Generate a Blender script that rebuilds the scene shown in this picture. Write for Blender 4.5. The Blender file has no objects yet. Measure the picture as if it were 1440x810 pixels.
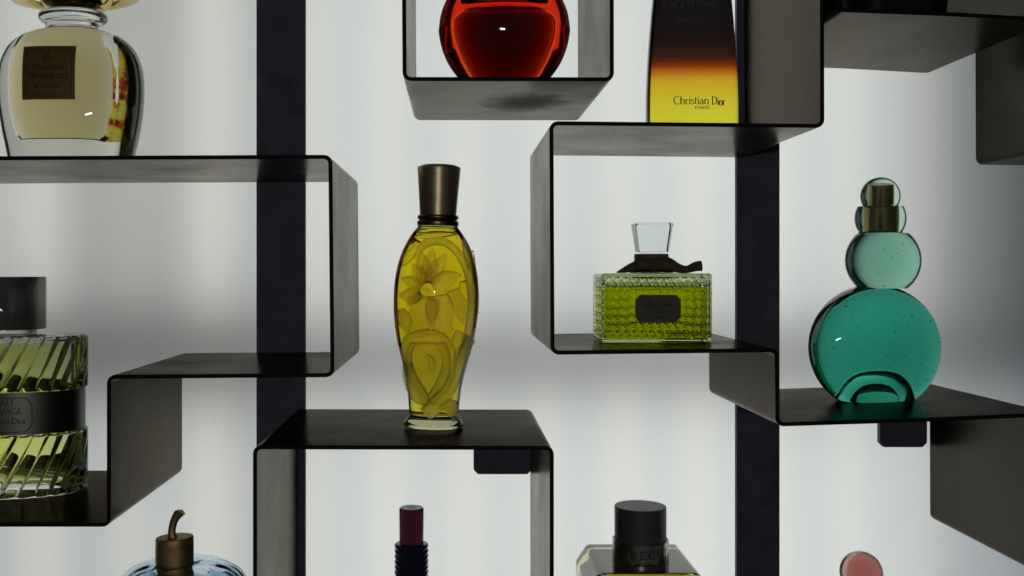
import bpy, bmesh, math, random
from math import sin, cos, pi, radians, sqrt
random.seed(7)

# ------------------------------------------------------------------ scene
sc = bpy.context.scene
col = sc.collection
sc.render.engine = 'CYCLES'
cy = sc.cycles
cy.max_bounces = 28; cy.transmission_bounces = 26; cy.glossy_bounces = 8
cy.diffuse_bounces = 4; cy.transparent_max_bounces = 16; cy.volume_bounces = 0
cy.caustics_reflective = False; cy.caustics_refractive = True
cy.use_denoising = True
cy.sample_clamp_indirect = 6.0
sc.view_settings.view_transform = 'Standard'
sc.view_settings.look = 'None'
sc.view_settings.exposure = 0.0
sc.view_settings.gamma = 1.0

F = 1440.0           # one metre at the front plane of the shelves is 1440 photo pixels
VX, VY = 640.0, 380.0   # vanishing point of the shelf depth lines
DEPTH = 0.261        # shelf depth
T = 0.0040           # sheet thickness

def wx(px, s=1.0): return (px - VX) / F * s
def wz(py, s=1.0): return (VY - py) / F * s

# ------------------------------------------------------------------ object helpers
def tag(o, label=None, cat=None, group=None, kind=None):
    if label: o['label'] = label
    if cat: o['category'] = cat
    if group: o['group'] = group
    if kind: o['kind'] = kind
    return o

def thing(name, loc, label, cat, group=None):
    o = bpy.data.objects.new(name, None)
    o.empty_display_size = 0.02
    o.location = loc
    col.objects.link(o)
    return tag(o, label, cat, group)

def mobj(name, verts, faces, mats, parent=None, smooth=True, loc=None, fmat=None, sharp=None):
    me = bpy.data.meshes.new(name)
    me.from_pydata([tuple(v) for v in verts], [], [tuple(f) for f in faces])
    if not isinstance(mats, (list, tuple)): mats = [mats]
    for m in mats: me.materials.append(m)
    bm = bmesh.new(); bm.from_mesh(me)
    bmesh.ops.remove_doubles(bm, verts=bm.verts, dist=1e-6)
    bmesh.ops.recalc_face_normals(bm, faces=bm.faces)
    bm.to_mesh(me); bm.free()
    me.polygons.foreach_set('use_smooth', [smooth] * len(me.polygons))
    if fmat is not None:
        for p in me.polygons: p.material_index = fmat(p)
    if sharp is not None:
        me.set_sharp_from_angle(angle=radians(sharp))
    me.update()
    o = bpy.data.objects.new(name, me)
    if loc is not None: o.location = loc
    if parent is not None: o.parent = parent
    col.objects.link(o)
    return o

class Geo:
    """collects vertices and faces of one mesh"""
    def __init__(self): self.v = []; self.f = []
    def add(self, vs, fs):
        n = len(self.v); self.v += list(vs); self.f += [tuple(i + n for i in f) for f in fs]
        return self
    def obj(self, name, mat, parent=None, **k): return mobj(name, self.v, self.f, mat, parent, **k)

def catmull(pts, n=6):
    """smooth a 2D profile; a point given twice in a row is a sharp corner"""
    out = []
    runs, cur = [], [pts[0]]
    for p in pts[1:]:
        if p == cur[-1]:
            runs.append(cur); cur = [p]
        else: cur.append(p)
    runs.append(cur)
    for r in runs:
        if len(r) < 3:
            out += r; continue
        for i in range(len(r) - 1):
            p0 = r[max(i - 1, 0)]; p1 = r[i]; p2 = r[i + 1]; p3 = r[min(i + 2, len(r) - 1)]
            for j in range(n):
                t = j / n
                out.append(tuple(0.5 * (2 * p1[c] + (p2[c] - p0[c]) * t + (2 * p0[c] - 5 * p1[c] + 4 * p2[c] - p3[c]) * t * t
                                 + (-p0[c] + 3 * p1[c] - 3 * p2[c] + p3[c]) * t ** 3) for c in range(2)))
        out.append(r[-1])
    res = [out[0]]
    for p in out[1:]:
        if abs(p[0] - res[-1][0]) + abs(p[1] - res[-1][1]) > 1e-7: res.append(p)
    return [(max(p[0], 0.0), p[1]) for p in res]

def section(th, n):
    """unit superellipse"""
    c, s = cos(th), sin(th)
    e = 2.0 / n
    return (math.copysign(abs(c) ** e, c), math.copysign(abs(s) ** e, s))

def lathe_geo(prof, segs=96, dr=1.0, n=2.0, off=(0, 0, 0), mod=None, axis='Z', thoff=0.0):
    """prof: (radius, height) list; closed to the axis at both ends"""
    g = Geo(); rows = []
    for (r, z) in prof:
        if r < 1e-6:
            rows.append([len(g.v)]); g.v.append((off[0], off[1], off[2] + z) if axis == 'Z' else (off[0], off[1] + z, off[2]))
            continue
        row = []
        for i in range(segs):
            th = 2 * pi * i / segs + thoff
            a, b = section(th, n)
            rr = r if mod is None else r * mod(th, z)
            row.append(len(g.v))
            if axis == 'Z': g.v.append((off[0] + a * rr, off[1] + b * rr * dr, off[2] + z))
            else: g.v.append((off[0] + a * rr, off[1] + z, off[2] + b * rr * dr))
        rows.append(row)
    for A, B in zip(rows[:-1], rows[1:]):
        if len(A) == 1 and len(B) == 1: continue
        for i in range(segs):
            j = (i + 1) % segs
            if len(A) == 1: g.f.append((A[0], B[i], B[j]))
            elif len(B) == 1: g.f.append((A[i], A[j], B[0]))
            else: g.f.append((A[i], A[j], B[j], B[i]))
    for row, rev in ((rows[0], True), (rows[-1], False)):
        if len(row) > 1: g.f.append(tuple(reversed(row)) if rev else tuple(row))
    return g

def lathe(name, prof, mat, parent, smooth_n=0, sharp=None, **k):
    if smooth_n: prof = catmull(prof, smooth_n)
    return lathe_geo(prof, **k).obj(name, mat, parent, sharp=sharp)

def rbox_geo(w, d, h, r, res=(8, 8, 8), off=(0, 0, 0), taper=None, disp=None, rs=4):
    """rounded box, base centre at off; taper(z01)->(sx,sy); disp(face,u,v)->outward shift"""
    g = Geo()
    def axis_pts(L, n):
        a = [-L / 2 + r * i / rs for i in range(rs)]
        m = [-L / 2 + r + (L - 2 * r) * i / n for i in range(n + 1)]
        return a + m + [-x for x in reversed(a)]
    ax = [axis_pts(w, res[0]), axis_pts(d, res[1]), axis_pts(h, res[2])]
    half = (w / 2, d / 2, h / 2)
    for fx in range(3):
        u, v = [(1, 2), (2, 0), (0, 1)][fx]
        for sgn in (-1, 1):
            idx = {}
            for i, a in enumerate(ax[u]):
                for j, b in enumerate(ax[v]):
                    p = [0, 0, 0]; p[fx] = sgn * half[fx]; p[u] = a; p[v] = b
                    q = [max(-half[c] + r, min(half[c] - r, p[c])) for c in range(3)]
                    dv = [p[c] - q[c] for c in range(3)]
                    L = sqrt(sum(x * x for x in dv)) or 1.0
                    p = [q[c] + dv[c] / L * r for c in range(3)]
                    if disp is not None:
                        e = disp(fx, sgn, p)
                        p[fx] += sgn * e
                    if taper is not None:
                        sx, sy = taper((p[2] + half[2]) / h)
                        p[0] *= sx; p[1] *= sy
                    idx[i, j] = len(g.v)
                    g.v.append((p[0] + off[0], p[1] + off[1], p[2] + half[2] + off[2]))
            for i in range(len(ax[u]) - 1):
                for j in range(len(ax[v]) - 1):
                    g.f.append((idx[i, j], idx[i + 1, j], idx[i + 1, j + 1], idx[i, j + 1]))
    return g

def tube_geo(pts, rad, segs=16, flat=1.0):
    """tapered tube through pts; rad: list of radii; flat squashes along Y"""
    g = Geo(); rows = []
    n = len(pts)
    for i in range(n):
        a = pts[max(i - 1, 0)]; b = pts[min(i + 1, n - 1)]
        t = [b[c] - a[c] for c in range(3)]
        L = sqrt(sum(x * x for x in t)) or 1; t = [x / L for x in t]
        up = (0, 1, 0) if abs(t[1]) < 0.9 else (1, 0, 0)
        s1 = [up[1] * t[2] - up[2] * t[1], up[2] * t[0] - up[0] * t[2], up[0] * t[1] - up[1] * t[0]]
        L = sqrt(sum(x * x for x in s1)); s1 = [x / L for x in s1]
        s2 = [t[1] * s1[2] - t[2] * s1[1], t[2] * s1[0] - t[0] * s1[2], t[0] * s1[1] - t[1] * s1[0]]
        row = []
        for k in range(segs):
            th = 2 * pi * k / segs
            o = [s1[c] * cos(th) * rad[i] + s2[c] * sin(th) * rad[i] * flat for c in range(3)]
            row.append(len(g.v)); g.v.append(tuple(pts[i][c] + o[c] for c in range(3)))
        rows.append(row)
    for A, B in zip(rows[:-1], rows[1:]):
        for i in range(segs):
            j = (i + 1) % segs
            g.f.append((A[i], A[j], B[j], B[i]))
    g.f.append(tuple(reversed(rows[0]))); g.f.append(tuple(rows[-1]))
    return g

def bez(p, n):
    """polyline through control points, smoothed"""
    out = []
    for i in range(len(p) - 1):
        p0 = p[max(i - 1, 0)]; p1 = p[i]; p2 = p[i + 1]; p3 = p[min(i + 2, len(p) - 1)]
        for j in range(n):
            t = j / n
            out.append(tuple(0.5 * (2 * p1[c] + (p2[c] - p0[c]) * t + (2 * p0[c] - 5 * p1[c] + 4 * p2[c] - p3[c]) * t * t
                             + (-p0[c] + 3 * p1[c] - 3 * p2[c] + p3[c]) * t ** 3) for c in range(len(p1))))
    out.append(tuple(p[-1]))
    return out

# ------------------------------------------------------------------ materials
def newmat(name):
    m = bpy.data.materials.new(name); m.use_nodes = True
    nt = m.node_tree; b = nt.nodes['Principled BSDF']
    return m, nt, b

def N(nt, typ, **k):
    n = nt.nodes.new(typ)
    for a, v in k.items(): setattr(n, a, v)
    return n

def ramp(nt, stops, interp='LINEAR'):
    r = N(nt, 'ShaderNodeValToRGB'); r.color_ramp.interpolation = interp
    e = r.color_ramp.elements
    while len(e) < len(stops): e.new(0.5)
    for el, (p, c) in zip(e, stops):
        el.position = p; el.color = (c[0], c[1], c[2], 1) if not isinstance(c, float) else (c, c, c, 1)
    return r

def noise_of(nt, scale=(1, 1, 1), s=5.0, detail=3.0, rough=0.5, coord='Object'):
    tc = N(nt, 'ShaderNodeTexCoord'); mp = N(nt, 'ShaderNodeMapping')
    mp.inputs['Scale'].default_value = scale
    nt.links.new(tc.outputs[coord], mp.inputs['Vector'])
    nz = N(nt, 'ShaderNodeTexNoise'); nz.inputs['Scale'].default_value = s
    nz.inputs['Detail'].default_value = detail; nz.inputs['Roughness'].default_value = rough
    nt.links.new(mp.outputs['Vector'], nz.inputs['Vector'])
    return nz

def steel(name, base, var=0.25, rough=(0.26, 0.42), metal=1.0, streak=(1.2, 14, 14), f82=None):
    m, nt, b = newmat(name)
    L = nt.links.new
    big = noise_of(nt, (1, 1, 1), 9.0, 5.0, 0.6)
    stk = noise_of(nt, streak, 22.0, 4.0, 0.65)
    mx = N(nt, 'ShaderNodeMath', operation='MULTIPLY_ADD'); mx.inputs[1].default_value = 0.55; L(big.outputs['Fac'], mx.inputs[0])
    m2 = N(nt, 'ShaderNodeMath', operation='MULTIPLY'); m2.inputs[1].default_value = 0.45; L(stk.outputs['Fac'], m2.inputs[0])
    L(m2.outputs[0], mx.inputs[2])
    lo = tuple(c * (1 - var) for c in base); hi = tuple(c * (1 + var) for c in base)
    r = ramp(nt, [(0.30, lo), (0.72, hi)]); L(mx.outputs[0], r.inputs['Fac'])
    L(r.outputs['Color'], b.inputs['Base Color'])
    rr = N(nt, 'ShaderNodeMapRange'); rr.inputs['From Min'].default_value = 0.3; rr.inputs['From Max'].default_value = 0.75
    rr.inputs['To Min'].default_value = rough[0]; rr.inputs['To Max'].default_value = rough[1]
    L(big.outputs['Fac'], rr.inputs['Value']); L(rr.outputs['Result'], b.inputs['Roughness'])
    b.inputs['Metallic'].default_value = metal
    if f82: b.inputs['Specular Tint'].default_value = (*f82, 1)
    if metal == 0:
        b.inputs['Specular Tint'].default_value = (1.0, .88, .77, 1); b.inputs['Specular IOR Level'].default_value = .33
    bp = N(nt, 'ShaderNodeBump'); bp.inputs['Strength'].default_value = 0.05; bp.inputs['Distance'].default_value = 0.001
    L(stk.outputs['Fac'], bp.inputs['Height']); L(bp.outputs['Normal'], b.inputs['Normal'])
    return m

def plain(name, base, rough=0.5, metal=0.0, var=0.2, scale=40.0, spec=0.5, coat=0.0):
    m, nt, b = newmat(name)
    nz = noise_of(nt, (1, 1, 1), scale, 4.0, 0.6)
    r = ramp(nt, [(0.3, tuple(c * (1 - var) for c in base)), (0.7, tuple(c * (1 + var) for c in base))])
    nt.links.new(nz.outputs['Fac'], r.inputs['Fac']); nt.links.new(r.outputs['Color'], b.inputs['Base Color'])
    b.inputs['Roughness'].default_value = rough; b.inputs['Metallic'].default_value = metal
    b.inputs['Specular IOR Level'].default_value = spec
    b.inputs['Coat Weight'].default_value = coat
    return m

def glass(name, ior=1.5, color=(1, 1, 1), rough=0.0, absorb=None, wob=0.0, wscale=30.0):
    """absorb = ((r,g,b) transmittance, over metres)"""
    m, nt, b = newmat(name)
    b.inputs['Base Color'].default_value = (*color, 1)
    b.inputs['Transmission Weight'].default_value = 1.0
    b.inputs['Roughness'].default_value = rough
    b.inputs['IOR'].default_value = ior
    if absorb:
        tr, d = absorb
        sg = [-math.log(max(t, 1e-4)) / d for t in tr]
        mx = max(sg)
        va = N(nt, 'ShaderNodeVolumeAbsorption')
        va.inputs['Density'].default_value = mx
        va.inputs['Color'].default_value = (*[1 - x / mx for x in sg], 1)
        nt.links.new(va.outputs[0], nt.nodes['Material Output'].inputs['Volume'])
    if wob:
        nz = noise_of(nt, (1, 1, 1), wscale, 2.0, 0.5)
        bp = N(nt, 'ShaderNodeBump'); bp.inputs['Strength'].default_value = wob; bp.inputs['Distance'].default_value = 0.002
        nt.links.new(nz.outputs['Fac'], bp.inputs['Height']); nt.links.new(bp.outputs['Normal'], b.inputs['Normal'])
    return m

IOR_G = 1.5; R_LIQ = 1.36 / 1.5; R_AIR = 1 / 1.5

M_steel = steel('oiled_dark_steel', (0.052, 0.049, 0.044), var=0.45, rough=(0.20, 0.34), f82=(.64, .615, .575))
M_top = steel('dark_shelf_top', (0.030, 0.027, 0.022), var=0.4, rough=(0.18, 0.32), f82=(.34, .318, .283))  # darker steel for the faces pointing up
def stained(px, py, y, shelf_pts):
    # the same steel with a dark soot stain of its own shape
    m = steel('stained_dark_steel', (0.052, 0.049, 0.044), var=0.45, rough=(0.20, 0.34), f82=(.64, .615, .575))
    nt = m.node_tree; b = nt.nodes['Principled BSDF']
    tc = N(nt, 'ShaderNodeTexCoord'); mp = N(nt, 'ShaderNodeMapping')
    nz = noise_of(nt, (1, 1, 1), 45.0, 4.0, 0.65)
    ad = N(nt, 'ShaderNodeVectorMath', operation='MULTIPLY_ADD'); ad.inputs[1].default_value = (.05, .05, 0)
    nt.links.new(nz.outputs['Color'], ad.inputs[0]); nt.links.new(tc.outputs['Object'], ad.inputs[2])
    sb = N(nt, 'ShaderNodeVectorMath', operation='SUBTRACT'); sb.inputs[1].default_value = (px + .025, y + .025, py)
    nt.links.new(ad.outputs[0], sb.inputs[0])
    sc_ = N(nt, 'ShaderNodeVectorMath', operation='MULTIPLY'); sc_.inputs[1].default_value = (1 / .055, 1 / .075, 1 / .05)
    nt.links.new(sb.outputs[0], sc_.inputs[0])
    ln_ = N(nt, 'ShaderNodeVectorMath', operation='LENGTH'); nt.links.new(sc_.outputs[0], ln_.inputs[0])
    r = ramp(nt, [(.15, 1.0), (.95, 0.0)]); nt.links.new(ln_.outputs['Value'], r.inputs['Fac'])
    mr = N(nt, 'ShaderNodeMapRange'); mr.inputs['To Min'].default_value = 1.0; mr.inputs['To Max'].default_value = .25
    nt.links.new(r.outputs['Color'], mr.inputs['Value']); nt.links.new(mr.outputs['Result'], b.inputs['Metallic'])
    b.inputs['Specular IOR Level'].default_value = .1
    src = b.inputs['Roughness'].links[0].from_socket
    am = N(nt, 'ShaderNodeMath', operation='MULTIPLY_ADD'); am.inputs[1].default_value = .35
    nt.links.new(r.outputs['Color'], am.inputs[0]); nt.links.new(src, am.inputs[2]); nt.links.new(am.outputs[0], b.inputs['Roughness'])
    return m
M_edge = plain('unlit_sheet_edge', (0.006, 0.006, 0.007), 0.6, spec=.12)  # near-black colour paints in the unlit look of the front edges
M_post = plain('black_painted_post', (0.10, 0.10, 0.135), 0.6, var=0.25, scale=30, spec=.15)
M_clear = glass('clear_glass', 1.5, (0.97, 0.985, 0.975))

# ------------------------------------------------------------------ lettering: a small serif stroke alphabet
def arc(cx, cyy, rx, ry, a0, a1, n=14):
    return [(cx + rx * cos(radians(a0 + (a1 - a0) * i / n)), cyy + ry * sin(radians(a0 + (a1 - a0) * i / n))) for i in range(n + 1)]
def st(x, y0, y1, s0=1, s1=1):
    out = [[(x, y0), (x, (y0 + y1) / 2), (x, y1)]]
    if s0: out.append([(x - .11, y0 + .02), (x + .11, y0 + .02)])
    if s1: out.append([(x - .11 if s1 == 1 else x - .13, y1 - .02), (x + .11 if s1 == 1 else x, y1 - .02)])
    return out
def ln(*p): return [list(p)]
SS = [(.50, .80), (.44, .93), (.28, .99), (.13, .92), (.08, .76), (.17, .61), (.32, .51), (.47, .40), (.53, .23), (.45, .07), (.28, .01), (.12, .08), (.06, .22)]
def scaled(p, sx, sy): return [(a * sx, b * sy) for a, b in p]
GL = {
 'A': (.78, ln((.04, .02), (.39, 1)) + ln((.39, 1), (.74, .02)) + ln((.16, .34), (.62, .34)) + ln((-.03, .02), (.15, .02)) + ln((.62, .02), (.84, .02))),
 'B': (.66, st(.14, 0, 1) + [arc(.14, .75, .36, .24, -90, 90), arc(.14, .26, .43, .25, -90, 90)]),
 'C': (.80, [arc(.44, .5, .39, .5, 48, 312, 20)]),
 'D': (.82, st(.14, 0, 1) + [arc(.14, .5, .60, .48, -90, 90, 20)]),
 'E': (.62, st(.14, 0, 1) + ln((.14, .97), (.54, .97), (.54, .86)) + ln((.14, .51), (.42, .51)) + ln((.14, .03), (.57, .03), (.57, .15))),
 'F': (.60, st(.14, 0, 1) + ln((.14, .97), (.54, .97), (.54, .84)) + ln((.14, .51), (.42, .51))),
 'G': (.84, [arc(.44, .5, .39, .5, 48, 318, 20)] + st(.74, .08, .42, 0, 1)),
 'H': (.82, st(.14, 0, 1) + st(.68, 0, 1) + ln((.14, .51), (.68, .51))),
 'I': (.30, st(.15, 0, 1)),
 'L': (.60, st(.14, 0, 1) + ln((.14, .03), (.55, .03), (.55, .17))),
 'M': (1.0, st(.12, 0, 1) + ln((.14, 1), (.5, .05)) + ln((.5, .05), (.86, 1)) + st(.88, 0, 1)),
 'O': (.88, [arc(.44, .5, .39, .5, 0, 360, 26)]),
 'P': (.62, st(.14, 0, 1) + [arc(.14, .73, .42, .26, -90, 90)]),
 'R': (.74, st(.14, 0, 1) + [arc(.14, .74, .40, .25, -90, 90)] + ln((.30, .49), (.70, .02))),
 'S': (.60, [SS]),
 'T': (.70, st(.35, 0, 1, 1, 0) + ln((.04, .84), (.04, .97), (.66, .97), (.66, .84))),
 'U': (.80, st(.14, .3, 1, 0, 1) + st(.66, .3, 1, 0, 1) + [arc(.40, .3, .26, .29, 180, 360)]),
 'V': (.78, ln((.04, .98), (.39, 0)) + ln((.39, 0), (.74, .98)) + ln((-.05, .98), (.16, .98)) + ln((.63, .98), (.83, .98))),
 'W': (1.08, ln((.04, .98), (.30, 0)) + ln((.30, 0), (.54, .98)) + ln((.54, .98), (.80, 0)) + ln((.80, 0), (1.04, .98)) + ln((-.05, .98), (.16, .98)) + ln((.93, .98), (1.12, .98))),
 'a': (.56, [arc(.24, .18, .19, .18, 0, 360, 16), arc(.26, .42, .17, .19, 0, 150)] + st(.43, .0, .44, 0, 0) + ln((.43, .03), (.54, .04))),
 'd': (.62, [arc(.27, .31, .23, .31, 0, 360, 18)] + st(.50, 0, 1, 1, 2)),
 'e': (.54, [arc(.28, .31, .24, .31, 10, 320, 18)] + ln((.05, .35), (.51, .35))),
 'h': (.66, st(.13, 0, 1, 1, 2) + [arc(.33, .40, .20, .22, 175, 0)] + st(.53, 0, .41, 1, 0)),
 'i': (.28, st(.14, 0, .62, 1, 2) + ln((.14, .80), (.14, .92))),
 'n': (.66, st(.13, 0, .62, 1, 2) + [arc(.33, .40, .20, .22, 175, 0)] + st(.53, 0, .41, 1, 0)),
 'o': (.60, [arc(.30, .31, .25, .31, 0, 360, 20)]),
 'r': (.46, st(.13, 0, .62, 1, 2) + [arc(.31, .40, .18, .20, 175, 50)]),
 's': (.44, [scaled(SS, .78, .63)]),
 't': (.40, st(.17, .10, .86, 0, 0) + ln((.02, .60), (.36, .60)) + [arc(.27, .12, .10, .11, 180, 300, 6)]),
 'v': (.60, ln((.04, .60), (.30, 0)) + ln((.30, 0), (.56, .60)) + ln((-.03, .60), (.14, .60)) + ln((.46, .60), (.63, .60))),
 'w': (.88, ln((.04, .60), (.25, 0)) + ln((.25, 0), (.44, .60)) + ln((.44, .60), (.65, 0)) + ln((.65, 0), (.84, .60)) + ln((-.03, .60), (.14, .60)) + ln((.74, .60), (.91, .60))),
 ' ': (.34, []),
}
def lettering(g, text, x0, x1, base, cap, surf, thick=.14, thin=.055, bold=1.0):
    """write text between photo columns x0..x1 with its baseline at row base, cap px tall, on surface surf(px, py, lift)"""
    tot = sum(GL[c][0] for c in text); sx = (x1 - x0) / tot; x = x0; k = 0
    for ch in text:
        w, strokes = GL[ch]
        for s in strokes:
            P = [(x + p[0] * sx, base - p[1] * cap) for p in s]
            D = []
            for a, b in zip(P[:-1], P[1:]):
                m = max(1, int(math.hypot(b[0] - a[0], b[1] - a[1]) / 3.0))
                for q in range(m): D.append((a[0] + (b[0] - a[0]) * q / m, a[1] + (b[1] - a[1]) * q / m))
            D.append(P[-1])
            vs = []
            for i in range(len(D)):
                a = D[max(i - 1, 0)]; b = D[min(i + 1, len(D) - 1)]
                tx, ty = b[0] - a[0], b[1] - a[1]; Lh = math.hypot(tx, ty) or 1
                wd = (thin + (thick - thin) * abs(ty) / Lh) * cap * bold / 2
                nx, ny = -ty / Lh * wd, tx / Lh * wd
                lift = 0.00012 + 0.000012 * (k % 9)
                vs += [surf(D[i][0] + nx, D[i][1] + ny, lift), surf(D[i][0] - nx, D[i][1] - ny, lift)]
            g.add(vs, [(2 * i, 2 * i + 1, 2 * i + 3, 2 * i + 2) for i in range(len(D) - 1)])
            k += 1
        x += w * sx
    return g

def patch_geo(outline_fn, nx, ny, surf, back=0.0006):
    """thin plate following a surface: outline_fn(u,v)->(px,py)"""
    g = Geo(); idx = [{}, {}]
    for L, lift in enumerate((0.0, back)):
        for i in range(nx + 1):
            for j in range(ny + 1):
                p = outline_fn(i / nx, j / ny)
                idx[L][i, j] = len(g.v); g.v.append(surf(p[0], p[1], lift))
    for i in range(nx):
        for j in range(ny):
            g.f.append((idx[1][i, j], idx[1][i + 1, j], idx[1][i + 1, j + 1], idx[1][i, j + 1]))
            g.f.append((idx[0][i, j], idx[0][i, j + 1], idx[0][i + 1, j + 1], idx[0][i + 1, j]))
    ring = [(i, 0) for i in range(nx)] + [(nx, j) for j in range(ny)] + [(i, ny) for i in range(nx, 0, -1)] + [(0, j) for j in range(ny, 0, -1)]
    for a, b in zip(ring, ring[1:] + ring[:1]):
        g.f.append((idx[0][a], idx[0][b], idx[1][b], idx[1][a]))
    return g

# ------------------------------------------------------------------ the backlit wall
WALL_Y = 0.272
def build_wall():
    m, nt, b = newmat('opal_diffuser')
    nt.nodes.remove(b)
    out = nt.nodes['Material Output']
    tr = N(nt, 'ShaderNodeBsdfTranslucent'); df = N(nt, 'ShaderNodeBsdfDiffuse'); mx = N(nt, 'ShaderNodeMixShader')
    mx.inputs['Fac'].default_value = 0.12
    # dust and small specks stuck on the sheet
    vor = N(nt, 'ShaderNodeTexVoronoi', voronoi_dimensions='2D'); vor.inputs['Scale'].default_value = 6.0; vor.inputs['Randomness'].default_value = 1.0
    tc = N(nt, 'ShaderNodeTexCoord')
    nz = noise_of(nt, (1, 1, 1), 300.0, 2.0, 0.6)
    ad = N(nt, 'ShaderNodeVectorMath', operation='MULTIPLY_ADD'); ad.inputs[1].default_value = (.0035, .0035, .0035)
    nt.links.new(nz.outputs['Color'], ad.inputs[0]); nt.links.new(tc.outputs['Object'], ad.inputs[2])
    sx = N(nt, 'ShaderNodeSeparateXYZ'); cx = N(nt, 'ShaderNodeCombineXYZ'); nt.links.new(ad.outputs[0], sx.inputs[0])
    nt.links.new(sx.outputs['X'], cx.inputs['X']); nt.links.new(sx.outputs['Z'], cx.inputs['Y'])
    nt.links.new(cx.outputs[0], vor.inputs['Vector'])
    r = ramp(nt, [(0.0, (.30, .30, .29)), (0.006, (.34, .34, .33)), (0.010, (.86, .875, .87))])
    sr = N(nt, 'ShaderNodeSeparateColor'); nt.links.new(vor.outputs['Color'], sr.inputs[0])
    gt = N(nt, 'ShaderNodeMath', operation='MULTIPLY_ADD'); gt.inputs[1].default_value = .03; nt.links.new(sr.outputs[0], gt.inputs[0]); nt.links.new(vor.outputs['Distance'], gt.inputs[2])
    gs = N(nt, 'ShaderNodeMath', operation='SUBTRACT'); gs.inputs[1].default_value = .003; nt.links.new(gt.outputs[0], gs.inputs[0])
    nt.links.new(gs.outputs[0], r.inputs['Fac'])
    nt.links.new(r.outputs['Color'], tr.inputs['Color'])
    df.inputs['Color'].default_value = (.7, .72, .72, 1)
    nt.links.new(tr.outputs[0], mx.inputs[1]); nt.links.new(df.outputs[0], mx.inputs[2])
    nt.links.new(mx.outputs[0], out.inputs['Surface'])
    x0, x1, z0, z1 = -1.15, 1.25, -0.95, 0.75
    y0, y1 = WALL_Y, WALL_Y + 0.003
    v = [(x0, y0, z0), (x1, y0, z0), (x1, y0, z1), (x0, y0, z1)]
    o = mobj('wall', v, [(0, 1, 2, 3)], m, smooth=False)
    tag(o, 'white opal wall glowing from lamps behind it', 'wall', kind='structure')
build_wall()

def lamp(px, py0, py1, power, colr, w=0.028, dist=0.061):
    s = 1 + WALL_Y
    z0, z1 = wz(py1, s), wz(py0, s)
    d = bpy.data.lights.new('fluorescent_tube', 'AREA'); d.shape = 'RECTANGLE'
    d.size = w; d.size_y = abs(z1 - z0); d.energy = power * abs(z1 - z0); d.color = colr
    o = bpy.data.objects.new('fluorescent_tube', d)
    o.location = (wx(px, s), WALL_Y + dist, (z0 + z1) / 2); o.rotation_euler = (radians(90), 0, pi) if False else (radians(-90), 0, 0)
    col.objects.link(o)
    return o
WARM = (1.0, 0.955, 0.83); COOL = (0.73, 0.87, 1.0)
PW = 0.186
for px, up, dn in ((-50, .9, .8), (60, 1.0, .95), (180, .55, .8), (298, 1.15, 1.1), (437, 1.0, 1.0), (546, 1.0, 1.05), (655, 1.0, 1.05),
                   (764, 1.0, 1.05), (873, 1.0, 1.1), (980, 1.05, 1.1), (1088, 1.05, 1.05), (1192, .95, 1.0), (1290, .6, .75), (1400, .12, .35)):
    lamp(px, -170, 440 if px < 430 else 460, PW * up, WARM)
    lamp(px, 562 if px < 430 else 548, 1020, PW * dn, WARM)
for px, up, dn in ((5, .35, .4), (120, .22, .4), (235, .25, .45), (370, .42, .42), (492, .5, .5), (600, .5, .5), (710, .5, .5), (818, .5, .5), (926, .5, .5), (1034, .5, .5), (1140, .5, .5), (1242, .45, .5), (1345, .18, .45), (1440, .06, .4), (1540, .03, .15)):
    lamp(px, -170, 440 if px < 430 else 460, PW * up, COOL)
    lamp(px, 562 if px < 430 else 548, 1020, PW * dn, COOL)

# ------------------------------------------------------------------ folded steel shelves
def round_path(pts, r, n=7):
    out = [pts[0]]
    for a, b, c in zip(pts[:-2], pts[1:-1], pts[2:]):
        u = (a[0] - b[0], a[1] - b[1]); v = (c[0] - b[0], c[1] - b[1])
        lu = math.hypot(*u); lv = math.hypot(*v); u = (u[0] / lu, u[1] / lu); v = (v[0] / lv, v[1] / lv)
        for i in range(n + 1):   # quadratic-ish arc through the corner
            t = i / n
            p0 = (b[0] + u[0] * r, b[1] + u[1] * r); p2 = (b[0] + v[0] * r, b[1] + v[1] * r)
            q = 0.6
            m0 = (p0[0] + (b[0] - p0[0]) * q, p0[1] + (b[1] - p0[1]) * q); m1 = (p2[0] + (b[0] - p2[0]) * q, p2[1] + (b[1] - p2[1]) * q)
            out.append(tuple((1 - t) ** 3 * p0[k] + 3 * (1 - t) ** 2 * t * m0[k] + 3 * (1 - t) * t * t * m1[k] + t ** 3 * p2[k] for k in range(2)))
    out.append(pts[-1])
    return out

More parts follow.
